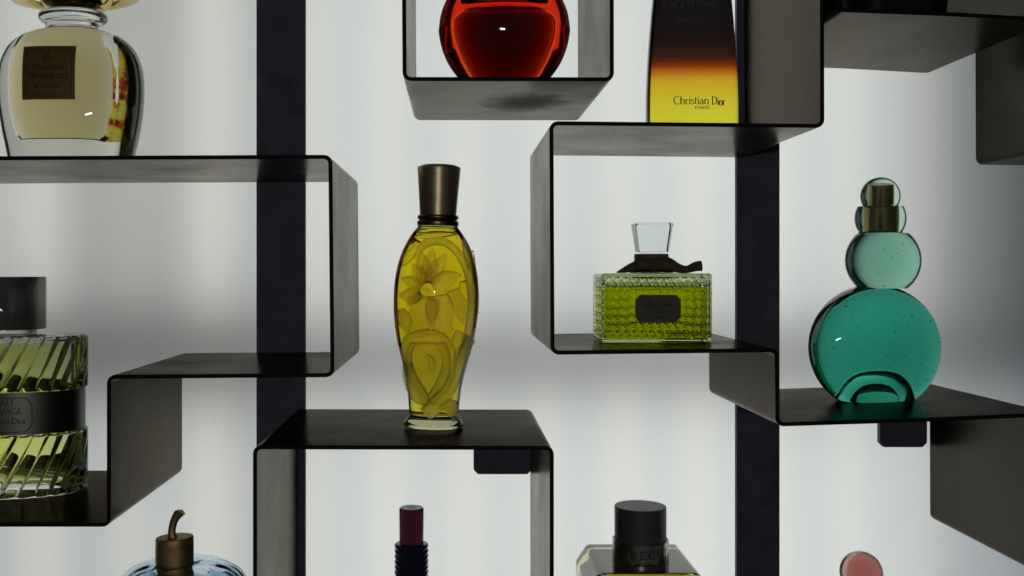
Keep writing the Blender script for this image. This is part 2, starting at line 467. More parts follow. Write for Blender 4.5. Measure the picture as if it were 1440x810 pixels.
def shelf(px_pts, label, extra=None, steel_mat=None):
    pts = [(wx(a), wz(b)) for a, b in px_pts]
    path = round_path(pts, 0.0068)
    # finer steps along straights for nicer shading
    n = len(path); g = Geo()
    nor = []
    for i in range(n):
        a = path[max(i - 1, 0)]; c = path[min(i + 1, n - 1)]; b = path[i]
        tx, tz = c[0] - a[0], c[1] - a[1]; L = math.hypot(tx, tz); nor.append((-tz / L, tx / L))
    e = 0.0004
    rings = []
    for i in range(n):
        (x, z), (nx, nz) = path[i], nor[i]
        h = T / 2
        ring = []
        for sgn_y, sgn_n in ((0, 1), (1, 1), (1, -1), (0, -1)):
            y = DEPTH if sgn_y else 0.0
            ye = -e if sgn_y else e
            if (sgn_y, sgn_n) in ((0, 1), (1, -1)): q = [(h - e, 0), (h, ye)]
            else: q = [(h, ye), (h - e, 0)]
            if (sgn_y, sgn_n) == (0, 1): q = [(h - e, 0), (h, ye)]
            elif (sgn_y, sgn_n) == (1, 1): q = [(h, ye), (h - e, 0)]
            elif (sgn_y, sgn_n) == (1, -1): q = [(h - e, 0), (h, ye)]
            else: q = [(h, ye), (h - e, 0)]
            for hh, yy in q: ring.append((x + nx * hh * sgn_n, y + yy, z + nz * hh * sgn_n))
        rings.append(ring)
    for r in rings: g.v += r
    m = 8
    for i in range(n - 1):
        for k in range(m):
            k2 = (k + 1) % m
            g.f.append((i * m + k, i * m + k2, (i + 1) * m + k2, (i + 1) * m + k))
    g.f.append(tuple(range(m - 1, -1, -1))); g.f.append(tuple((n - 1) * m + k for k in range(m)))
    xs = [p[0] for p in path]; zs = [p[1] for p in path]
    loc = ((min(xs) + max(xs)) / 2, 0, min(zs))
    vs = [(v[0] - loc[0], v[1], v[2] - loc[2]) for v in g.v]
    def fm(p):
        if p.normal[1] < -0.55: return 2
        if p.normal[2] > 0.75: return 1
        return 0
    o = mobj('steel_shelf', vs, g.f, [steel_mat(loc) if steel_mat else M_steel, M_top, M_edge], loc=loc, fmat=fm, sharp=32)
    tag(o, label, 'shelf', 'folded dark steel shelves on the lit wall')
    return o

R1 = shelf([(-320, 225), (-40, 222.6), (464.5, 220.5), (467.5, 527.5), (153, 530), (153, 738), (-320, 738)],
      'stepped dark steel shelf carrying the pale bottle with the brown square label')
R2 = shelf([(-320, 1010), (358.5, 1010), (358.5, 629), (776, 630), (776, 1010), (1330, 1010)],
      'table shaped dark steel shelf under the slim yellow carved bottle')
R3 = shelf([(566, -330), (569, 111), (860.5, 111.5), (860, -330)],
      'tray shaped dark steel shelf holding the round red bottle',
      steel_mat=lambda l: stained(wx(733, 1.13) - l[0], wz(111) - l[2], .13, None))
R4 = shelf([(1155.5, -330), (1156.5, 177), (775.5, 173.2), (777, 496), (1092.5, 492.5), (1093.5, 597), (1300, 590.5), (1484, 582.5), (1485, 819), (1980, 824)],
      'long winding dark steel shelf around the square green bottle')
R5 = shelf([(1179, -330), (1180, 14), (1330, 19.5), (1484, 28), (1484, -330)],
      'dark steel tray shelf in the top right corner under a black bottle')
R6 = shelf([(1564, -330), (1566, 190), (1980, 196)],
      'dark steel shelf side cut off by the right edge of the photo')

def lower_plate():
    # off-frame plate closing the foot of the table shaped shelf
    x0, x1 = wx(358.5) + .003, wx(776) - .003; z = wz(1010)
    lx, lz = R2.location.x, R2.location.z
    g = Geo()
    a, b, c, d = x0 - lx, x1 - lx, z - T / 2 - lz, z + T / 2 - lz
    g.add([(a, .0, c), (b, .0, c), (b, DEPTH, c), (a, DEPTH, c), (a, .0, d), (b, .0, d), (b, DEPTH, d), (a, DEPTH, d)],
          [(0, 3, 2, 1), (4, 5, 6, 7), (0, 1, 5, 4), (1, 2, 6, 5), (2, 3, 7, 6), (3, 0, 4, 7)])
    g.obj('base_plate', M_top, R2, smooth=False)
lower_plate()

def box_thing(name, px0, px1, py0, py1, ya, yb, label, cat, mat, chamfer=0.0, group=None):
    s = 1 + ya
    x0, x1, z0, z1 = wx(px0, s), wx(px1, s), wz(py1, s), wz(py0, s)
    c = chamfer
    if c: out = [(x0, z1), (x0, z0 + c), (x0 + c, z0), (x1 - c, z0), (x1, z0 + c), (x1, z1)]
    else: out = [(x0, z1), (x0, z0), (x1, z0), (x1, z1)]
    lx, lz = (x0 + x1) / 2, z0
    n = len(out)
    v = [(x - lx, 0, z - lz) for x, z in out] + [(x - lx, yb - ya, z - lz) for x, z in out]
    f = [tuple(range(n)), tuple(range(2 * n - 1, n - 1, -1))] + [(i, (i + 1) % n, n + (i + 1) % n, n + i) for i in range(n)]
    o = mobj(name, v, f, mat, smooth=False, loc=(lx, ya, lz))
    bv = o.modifiers.new('edge', 'BEVEL'); bv.width = 0.0006; bv.segments = 2; bv.limit_method = 'ANGLE'
    return tag(o, label, cat, group)
PY = DEPTH + 0.0015
box_thing('mounting_post', 360.5, 429, -330, 1200, PY, WALL_Y - .0006, 'black vertical post behind the stepped shelf, the wider one at the left', 'post', M_post, group='black mounting posts')
box_thing('mounting_post', 1036, 1096.5, -330, 1200, PY, WALL_Y - .0006, 'black vertical post between the square green bottle and the round green bottle', 'post', M_post, group='black mounting posts')
box_thing('mounting_bracket', 666, 748, 618, 667, PY, WALL_Y - .0006, 'black chamfered bracket below the shelf of the slim yellow bottle', 'bracket', M_post, 0.0055, 'black shelf brackets')
box_thing('mounting_bracket', 1237.5, 1304, 580, 629, PY, WALL_Y - .0006, 'black chamfered bracket below the shelf of the round green bottle', 'bracket', M_post, 0.0055, 'black shelf brackets')

# ------------------------------------------------------------------ bottles
class Bottle:
    """a bottle whose measures are read in photo pixels at its own depth"""
    def __init__(self, cx, s, z0, label, cat='perfume bottle', name='perfume_bottle'):
        self.cx, self.s, self.k, self.z0 = cx, s, s / F, z0
        self.o = thing(name, ((cx - VX) * self.k, s - 1, z0), label, cat, 'perfume bottles on the shelves')
    def x(self, px): return (px - self.cx) * self.k
    def z(self, py): return (VY - py) * self.k - self.z0
    def zf(self, py, sf): return (VY - py) * sf / F - self.z0
    def xf(self, px, sf): return (px - VX) * sf / F - (self.cx - VX) * self.k
    def prof(self, rows): return [(r * self.k, self.z(py)) for r, py in rows]
    def base(self): return VY - self.z0 / self.k

def shelf_top(py): return wz(py) + T / 2 + 0.0004

def interp(tab, z):
    """tab sorted by z: (r, z)"""
    t = sorted(tab, key=lambda q: q[1])
    if z <= t[0][1]: return t[0][0]
    for a, b in zip(t[:-1], t[1:]):
        if z <= b[1]:
            if b[1] - a[1] < 1e-9: return b[0]
            return a[0] + (b[0] - a[0]) * (z - a[1]) / (b[1] - a[1])
    return t[-1][0]

# --- slim yellow carved bottle, centre
def yellow_carved():
    B = Bottle(609.5, 1.115, shelf_top(629.4), 'slim yellow bottle with carved frosted flower and dark bronze cap')
    B.o.rotation_euler = (0, radians(1.25), 0)
    b = B.base()
    amber = ((0.85, 0.64, 0.012), 0.055)
    G = glass('clear_flint_glass', 1.5, (.97, .98, .93), absorb=((.93, .91, .55), .05))
    Lq = glass('amber_perfume', R_LIQ, absorb=amber)
    DR = 0.72
    rows = [(0, b), (36, b), (40.5, b - 1.5), (42, b - 5), (40.5, b - 9), (36.5, b - 13), (34.8, b - 18), (35.2, 572), (37.5, 552), (40.5, 532), (45.5, 512), (51, 492),
            (56, 468), (59, 443), (60, 420), (58.8, 396), (55.5, 375), (49.5, 355), (42, 339), (34.5, 327), (29, 320), (27, 317)]
    out = catmull(B.prof(rows), 4)
    body = lathe_geo(out + [(0, out[-1][1])], segs=128, dr=DR).obj('glass_body', G, B.o, sharp=50)
    zb = B.z(583)
    ins = [(r - 2.6 * B.k, z) for r, z in out if zb < z < B.z(321)]
    liq = [(0, zb + .0006), (ins[0][0] * .7, zb + .0003), (ins[0][0] * .95, zb)] + ins + [(0, ins[-1][1] + .0002)]
    lathe_geo(liq, segs=128, dr=DR).obj('liquid', Lq, body)
    # dark faceted pad of thick glass in the foot
    br = plain('bronze_cap', (.46, .37, .22), .36, .75, .15, 60)
    bd = plain('dark_bronze_collar', (.20, .15, .09), .35, 1.0, .2, 60)
    cap = lathe('cap', B.prof([(0, 304), (24, 304), (25.6, 303), (25.6, 303), (27.5, 275), (30.5, 237), (30.5, 237), (29.8, 235), (26, 234), (25, 233), (18, 232), (0, 232)]), br, B.o, 4, dr=1.0, sharp=45)
    lathe('collar', B.prof([(0, 318), (27, 318), (29, 316.5), (29.4, 314), (29, 311.5), (26.5, 310.2), (26.5, 309.6), (28.5, 308), (29, 305.5), (28, 303.4), (25, 302.6), (0, 302.4)]), bd, B.o, 4, sharp=60)
    tab = [(r, z) for r, z in out]
    def surf(px, py, lift, back=False):
        z = B.z(py); r = interp(tab, z); x = B.x(px)
        q = max(r * r - x * x, (0.12 * r) ** 2)
        y = sqrt(q) * DR + lift
        return (x, y if back else -y, z)
    frost = glass('frosted_carved_glass', 1.36, (.99, .96, .78), 0.62)
    fro2 = glass('frosted_carved_glass_deep', 1.5, (.97, .93, .72), 0.1)
    def petal(g, p0, p1, w, bulge=0.0, hgt=.0046, n=16, m=12, back=False, tipw=0.05, base=0.25, lift0=.0004):
        """leaf from p0 to p1 (photo px), width w, lying on the bottle"""
        dx, dy = p1[0] - p0[0], p1[1] - p0[1]; L = math.hypot(dx, dy); ux, uy = dx / L, dy / L; nx, ny = -uy, ux
        top, bot = {}, {}
        for i in range(n + 1):
            t = i / n
            wd = w / 2 * max(tipw, (sin(pi * min(1, base + (1 - base) * t)) ** .75))
            cxp = p0[0] + dx * t + nx * bulge * sin(pi * t); cyp = p0[1] + dy * t + ny * bulge * sin(pi * t)
            for j in range(m + 1):
                v = -1 + 2 * j / m
                px, py = cxp + nx * wd * v, cyp + ny * wd * v
                h = hgt * (1 - v * v) ** 1.0 * (.02 + sin(pi * t) ** .7) * (1 - .35 * math.exp(-(v * 5) ** 2))
                top[i, j] = len(g.v); g.v.append(surf(px, py, lift0 + h, back))
                bot[i, j] = len(g.v); g.v.append(surf(px, py, lift0 - .0001, back))
        for i in range(n):
            for j in range(m):
                g.f.append((top[i, j], top[i + 1, j], top[i + 1, j + 1], top[i, j + 1]))
                g.f.append((bot[i, j], bot[i, j + 1], bot[i + 1, j + 1], bot[i + 1, j]))
        ring = [(i, 0) for i in range(n)] + [(n, j) for j in range(m)] + [(i, m) for i in range(n, 0, -1)] + [(0, j) for j in range(m, 0, -1)]
        for a, c in zip(ring, ring[1:] + ring[:1]): g.f.append((bot[a], bot[c], top[c], top[a]))
    def band(g, pts, ws, hgt=.0020, m=6, back=False, lift0=.0004):
        P = bez(pts, 6); W = bez([(w, 0) for w in ws], 6)
        top, bot = {}, {}
        n = len(P) - 1
        for i in range(n + 1):
            a = P[max(i - 1, 0)]; c = P[min(i + 1, n)]
            tx, ty = c[0] - a[0], c[1] - a[1]; L = math.hypot(tx, ty) or 1; nx, ny = -ty / L, tx / L
            for j in range(m + 1):
                v = -1 + 2 * j / m; w = W[i][0] / 2
                h = hgt * 1.5 * (1 - v * v) * min(1.0, .02 + 1.3 * sin(pi * i / n) ** .7)
                top[i, j] = len(g.v); g.v.append(surf(P[i][0] + nx * w * v, P[i][1] + ny * w * v, lift0 + h, back))
                bot[i, j] = len(g.v); g.v.append(surf(P[i][0] + nx * w * v, P[i][1] + ny * w * v, lift0 - .0001, back))
        for i in range(n):
            for j in range(m):
                g.f.append((top[i, j], top[i + 1, j], top[i + 1, j + 1], top[i, j + 1]))
                g.f.append((bot[i, j], bot[i, j + 1], bot[i + 1, j + 1], bot[i + 1, j]))
        ring = [(i, 0) for i in range(n)] + [(n, j) for j in range(m)] + [(i, m) for i in range(n, 0, -1)] + [(0, j) for j in range(m, 0, -1)]
        for a, c in zip(ring, ring[1:] + ring[:1]): g.f.append((bot[a], bot[c], top[c], top[a]))
    c = (596, 409)
    g = Geo()
    for p1, w, bl in (((576, 372), 21, 3), ((589, 356), 22, 1), ((604, 350), 22, 0), ((622, 358), 22, -2), ((644, 385), 26, -3), ((561, 392), 19, 2), ((558, 416), 23, -3), ((569, 430), 15, 1)):
        petal(g, (c[0] + (p1[0] - c[0]) * .2, c[1] + (p1[1] - c[1]) * .2), p1, w, bl)
    petal(g, (600, 416), (584, 468), 40, 0, .0026, tipw=.7)
    petal(g, (612, 414), (622, 466), 38, 0, .0024, tipw=.7, lift0=.0009)
    petal(g, (632, 406), (648, 455), 22, -3, .0020)
    petal(g, (604, 420), (604, 462), 16, 0, .0016, lift0=.0036)
    petal(g, (590, 409), (603, 411), 12, 0, .003, lift0=.0012)
    g.obj('carved_flower', frost, body)
    g = Geo()
    band(g, [(583, 372), (586, 352), (600, 341), (622, 342), (640, 358), (653, 382), (659, 415), (657, 455), (647, 500), (632, 540), (614, 564), (598, 580)], [4, 10, 12, 11, 11, 12, 12, 12, 15, 20, 24, 20], .0030, lift0=.0008)
    band(g, [(646, 335), (651, 352), (655, 378)], [5, 12, 8], .002)
    g.obj('carved_stem', frost, body)
    g = Geo()
    band(g, [(578, 522), (571, 503), (574, 481), (592, 472), (614, 474), (628, 492), (629, 515), (620, 540), (604, 562)], [5, 15, 20, 22, 22, 21, 20, 20, 16], .0032)
    petal(g, (600, 478), (602, 566), 62, 0, .0022, tipw=.3, lift0=.0002)
    band(g, [(598, 496), (606, 506), (605, 522)], [5, 12, 5], .0016, lift0=.0024)
    band(g, [(572, 508), (576, 530), (588, 552), (604, 566)], [14, 22, 26, 10], .0016)
    petal(g, (634, 470), (664, 482), 24, 2, .003, tipw=.4)
    petal(g, (558, 436), (572, 470), 22, -3, .003, tipw=.4)
    petal(g, (640, 508), (655, 470), 20, 3, .003, tipw=.4)
    petal(g, (622, 562), (641, 588), 22, -5, .002, tipw=.5)
    g.obj('carved_scroll', frost, body)
    g = Geo()
    for a, d, w in (((575, 338), (640, 332), 9), ((560, 380), (590, 345), 20), ((655, 352), (666, 400), 14), ((664, 405), (668, 440), 13), ((556, 425), (566, 462), 16), ((660, 440), (652, 480), 14), ((640, 395), (650, 430), 18)):
        petal(g, a, d, w, 2, .003, back=True, tipw=.4)
    band(g, [(566, 352), (600, 330), (640, 338), (660, 380), (664, 440)], [8, 8, 8, 8, 8], .003, back=True)
    g.obj('carved_leaves', fro2, body)
yellow_carved()

# --- square green bottle with hound's-tooth relief
def green_square():
    s0, s1 = 1.0865, 1.155
    sm = (s0 + s1) / 2
    xl, xr = wx(846, s0), wx(1002, s0)
    B = Bottle(VX + (xl + xr) / 2 / sm * F, sm, shelf_top(494.5), 'low square green glass bottle with houndstooth relief, clear stopper and dark bow')
    w, d = xr - xl, s1 - s0
    ztop = B.zf(384.5, s0); h = ztop
    sf = s0
    cell = 11.8 / F * s0
    def pat(u, v):
        a = (u / cell) % 1.0; b2 = (v / cell) % 1.0
        # pointed check: a square with two slanted tails
        inside = (a < .5 and b2 < .5)
        tail1 = (a >= .5 and b2 < .5 and ((a + b2) % .5) < .25)
        tail2 = (a < .5 and b2 >= .5 and ((a + b2) % .5) < .25)
        return 1.0 if (inside or tail1 or tail2) else 0.0
    lxa, lxb = B.xf(887, s0), B.xf(963, s0); lza, lzb = B.zf(459, s0) - h / 2, B.zf(407, s0) - h / 2
    def disp(fx, sgn, p):
        x, y, z = p
        if fx == 2: return 0.0
        if fx == 1:
            if abs(x) > w / 2 - .005 or abs(z) > h / 2 - .0045: return 0.0
            if sgn < 0 and lxa < x < lxb and lza < z < lzb: return 0.0002
            return -.0017 * (sum(pat(x + du, z + dv) for du in (-.0007, 0, .0007) for dv in (-.0007, 0, .0007)) / 9)
        if abs(y) > d / 2 - .005 or abs(z) > h / 2 - .0045: return 0.0
        return -.0011 * pat(y, z)
    G = glass('pressed_clear_glass', 1.5, (.97, .98, .94), absorb=((.90, .94, .74), .02))
    Lq = glass('green_perfume', R_LIQ, absorb=((.53, .56, .012), .052))
    Air = glass('air_gap', R_AIR)
    body = rbox_geo(w, d, h, .003, (230, 60, 150), disp=disp).obj('glass_body', G, B.o)
    zi0 = .0032; zl = B.zf(402, s0 + .006)
    rbox_geo(w - .0062, d - .0075, zl - zi0, .002, off=(0, 0, zi0)).obj('liquid', Lq, body)
    rbox_geo(w - .0066, d - .008, B.zf(389, s0) - zl - .0004, .0015, off=(0, 0, zl + .0004)).obj('air_gap', Air, body)
    # label with cut corners
    lab = plain('dark_olive_label', (.075, .062, .022), .5, 0, .15, 60)
    yl = -d / 2 - .0012
    def surf(px, py, lift): return (B.xf(px, s0), yl - lift, B.zf(py, s0))
    def octo(x0, x1, y0, y1, c):
        return [(x0 + c, y0), (x1 - c, y0), (x1, y0 + c), (x1, y1 - c), (x1 - c, y1), (x0 + c, y1), (x0, y1 - c), (x0, y0 + c)]
    def plate(pts, l0, l1):
        n = len(pts)
        return Geo().add([surf(*p, l1) for p in pts] + [surf(*p, l0) for p in pts],
                   [tuple(range(n)), tuple(range(2 * n - 1, n - 1, -1))] + [(i, n + i, n + (i + 1) % n, (i + 1) % n) for i in range(n)])
    lo = plate(octo(893, 957, 414.5, 453, 7), 0, .0007).obj('label', lab, B.o, smooth=False)
    ink = plain('dark_label_ink', (.03, .022, .012), .6)
    g = Geo()
    sl = lambda px, py, l: surf(px, py, l + .0007)
    lettering(g, 'Miss Dior', 905, 946, 432, 9, sl); lettering(g, 'Christian Dior', 909, 942, 441, 5, sl); lettering(g, 'PARIS', 918, 933, 448, 4, sl)
    g.obj('lettering', ink, lo, smooth=False)
    # neck, stopper, bow
    k = s0 / F
    def pr(rows): return [(r * sm / F, B.z(py)) for r, py in rows]
    nx = B.x(916)
    zt = h
    neck = lathe_geo(catmull([(0, zt + .0003), (.024, zt + .0003), (.021, zt + .003), (.0165, zt + .007), (.0155, zt + .014), (.0155, zt + .014), (.0175, zt + .0145), (.0175, zt + .018), (.0175, zt + .018), (0, zt + .0182)], 3), segs=64, off=(nx, 0, 0)).obj('neck', G, B.o, sharp=50)
    zs = B.z(355.5); hs = B.z(314.5) - zs
    stp = rbox_geo(.0415, .034, hs, .0022, (6, 6, 6), off=(B.x(917), 0, zs + .0005), taper=lambda t: (.78 + .22 * t, .78 + .22 * t))
    stp.obj('stopper', glass('stopper_glass', 1.5, (.90, .96, .945)), B.o)
    bowm = plain('dark_velvet_ribbon', (.085, .072, .035), .85, 0, .3, 80)
    g = Geo()
    def pt(px, py, y): return (B.x(px), y, B.z(py))
    yb = -.026
    P = bez([pt(916, 373, yb), pt(900, 371, yb - .001), pt(885, 375, yb - .002), pt(873, 379.5, yb - .002), pt(862, 383, yb)], 6)
    R = [r[0] for r in bez([(x, 0) for x in (.0065, .0065, .005, .0034, .0006)], 6)]
    g2 = tube_geo(P, R, 14, .5); g.add(g2.v, g2.f)
    P = bez([pt(914, 372, yb), pt(930, 371, yb - .002), pt(945, 377, yb - .002), pt(958, 379, yb), pt(970, 375, yb - .001), pt(978.5, 374, yb)], 6)
    R = [r[0] for r in bez([(x, 0) for x in (.0065, .0072, .0052, .0040, .0052, .0056)], 6)]
    g2 = tube_geo(P, R, 14, .45); g.add(g2.v, g2.f)
    lathe_geo([(.0176, zt + .0128), (.0186, zt + .0130), (.0186, zt + .0206), (.0178, zt + .0212), (.0165, zt + .0212), (.0165, zt + .0186), (.0176, zt + .0184), (.0176, zt + .0129)], segs=64, off=(nx, 0, 0)).obj('neck_collar', plain('olive_cord', (.12, .11, .05), .6, 0, .2, 120), B.o, sharp=50)
    # ribbon wound round the neck
    g2 = lathe_geo(catmull([(.0178, zt + .0042), (.0225, zt + .0035), (.0255, zt + .0055), (.0240, zt + .0095), (.0195, zt + .0122), (.0178, zt + .0126)], 3), segs=48, off=(nx, 0, 0), mod=lambda th, z: 1 + .03 * sin(th * 5 + z * 900))
    g.add(g2.v, g2.f)
    g.obj('bow', bowm, B.o)
green_square()

# --- round green stacked bottle
def green_round():
    B = Bottle(1229, 1.137, wz(592.6) + T / 2 + .0004, 'green seeded glass bottle of stacked rounds with a two bulb stopper')
    k = B.k
    deep = ((.05, .60, .415), .060)
    G1 = glass('sea_green_glass', 1.46, absorb=deep, wob=.05, wscale=18)
    G2 = glass('pale_green_glass', 1.46, absorb=((.34, .66, .53), .050), wob=.05, wscale=18)
    G3 = glass('pale_green_stopper', 1.46, absorb=((.62, .82, .70), .03))
    # big flat disc, revolved round the view axis, foot cut flat
    cz = B.z(489); R = 89 * k; D = .030
    prof = []
    nn = 34
    for i in range(nn + 1):
        a = -pi / 2 + pi * i / nn
        e = 2 / 3.2
        r = R * abs(cos(a)) ** e; y = D * math.copysign(abs(sin(a)) ** e, sin(a))
        prof.append((r if 0 < i < nn else 0.0, y))
    g = lathe_geo(prof, segs=140, axis='Y', off=(0, 0, cz))
    vs = []
    for (x, y, z) in g.v:
        if z < 0.0006: z = 0.0006 - (0.0006 - z) * .03
        vs.append((x, y, z))
    body = mobj('glass_body', vs, g.f, G1, B.o)
    air = glass('hollow_foot', 1 / 1.46)
    cav = lambda R0, Z0, DD, nm: lathe_geo(catmull([(R0, .0012), (R0 * .99, Z0 * .3), (R0 * .88, Z0 * .62), (R0 * .62, Z0 * .88), (R0 * .3, Z0 * .985), (0, Z0)], 4), segs=72, dr=DD).obj(nm, air, body, sharp=60)
    o = cav(49 * k, 45 * k, .40, 'hollow_foot')
    inner = lathe_geo(catmull([(34 * k, .0014), (33 * k, 10 * k), (29 * k, 18 * k), (19 * k, 26 * k), (8 * k, 29 * k), (0, 29.5 * k)], 4), segs=64, dr=.42).obj('foot_lens', glass('green_foot_lens', 1.46, absorb=((.75, .99, .86), .02)), body, sharp=60)
    # seed bubbles
    g = Geo()
    bm = bmesh.new(); bmesh.ops.create_icosphere(bm, subdivisions=1, radius=1.0)
    bv = [tuple(v.co) for v in bm.verts]; bf = [tuple(v.index for v in f.verts) for f in bm.faces]; bm.free()
    for i in range(260):
        a = random.uniform(0, 2 * pi); rr = R * .9 * sqrt(random.random())
        x, z = rr * cos(a), cz + rr * sin(a)
        if z < 48 * k and abs(x) < 52 * k: continue
        y = random.uniform(-.018, .018); q = random.uniform(.00028, .00065)
        if random.random() < .15: q *= 1.5
        g.add([(x + v[0] * q, y + v[1] * q, z + v[2] * q * random.uniform(1, 1.5)) for v in bv], bf)
    tag(g.obj('air_bubbles', air, body), kind='stuff')
    # second round
    r2 = 51.5 * k; c2 = B.z(366)
    pr = []
    for i in range(25):
        zz = -39.5 * k + (77.5 * k) * i / 24
        pr.append((sqrt(max(r2 * r2 - zz * zz, 0)), c2 + zz))
    off2 = B.x(1241.5)
    b2 = lathe_geo([(0, pr[0][1])] + pr + [(0, pr[-1][1])], segs=96, dr=.80, off=(off2, 0, 0)).obj('upper_body', G2, B.o, sharp=50)
    g = Geo()
    for i in range(45):
        a = random.uniform(0, 2 * pi); rr = r2 * .8 * sqrt(random.random())
        x, z = off2 + rr * cos(a), c2 + max(-33 * k, min(33 * k, rr * sin(a)))
        y = random.uniform(-.012, .012); q = random.uniform(.0003, .0006)
        g.add([(x + v[0] * q, y + v[1] * q, z + v[2] * q * random.uniform(1, 1.6)) for v in bv], bf)
    tag(g.obj('air_bubbles', air, b2), kind='stuff')
    # stopper: two bulbs with brass core
    off3 = B.x(1238.5)
    def circ(cpy, r, p0, p1, n=16):
        out = []
        for i in range(n + 1):
            py = p0 + (p1 - p0) * i / n
            out.append((sqrt(max((r * r) - (py - cpy) ** 2, 0)) * k, B.z(py)))
        return out
    lo = circ(307, 35, 327, 290.5); up = circ(276, 27.2, 289.5, 248.9)
    o3 = B.x(1238)
    st_ = lathe_geo([(0, lo[0][1])] + lo + [(22 * k, B.z(290))] + up, segs=80, dr=.8, off=(o3, 0, 0)).obj('stopper', G3, B.o, sharp=40)
    brass = plain('aged_brass', (.62, .48, .24), .42, 1.0, .25, 50)
    a2 = lathe_geo([(0, B.z(324)), (18.6 * k, B.z(324)), (19 * k, B.z(323)), (19 * k, B.z(294)), (18.4 * k, B.z(293)), (0, B.z(293))], segs=64, dr=.8, off=(o3, 0, 0)).obj('brass_core', brass, st_, sharp=40)
    a2 = lathe_geo([(0, B.z(292)), (13.4 * k, B.z(292)), (13.8 * k, B.z(291)), (13.8 * k, B.z(264)), (13.2 * k, B.z(263)), (0, B.z(263))], segs=64, dr=.8, off=(o3, 0, 0)).obj('brass_core', brass, st_, sharp=40)
    lathe_geo([(0, B.z(328.5)), (30 * k, B.z(328.5)), (30 * k, B.z(326.5)), (0, B.z(326.5))], segs=64, dr=.7, off=(o3, 0, 0)).obj('collar', plain('black_gasket', (.01, .012, .01), .5), B.o, sharp=40)
green_round()

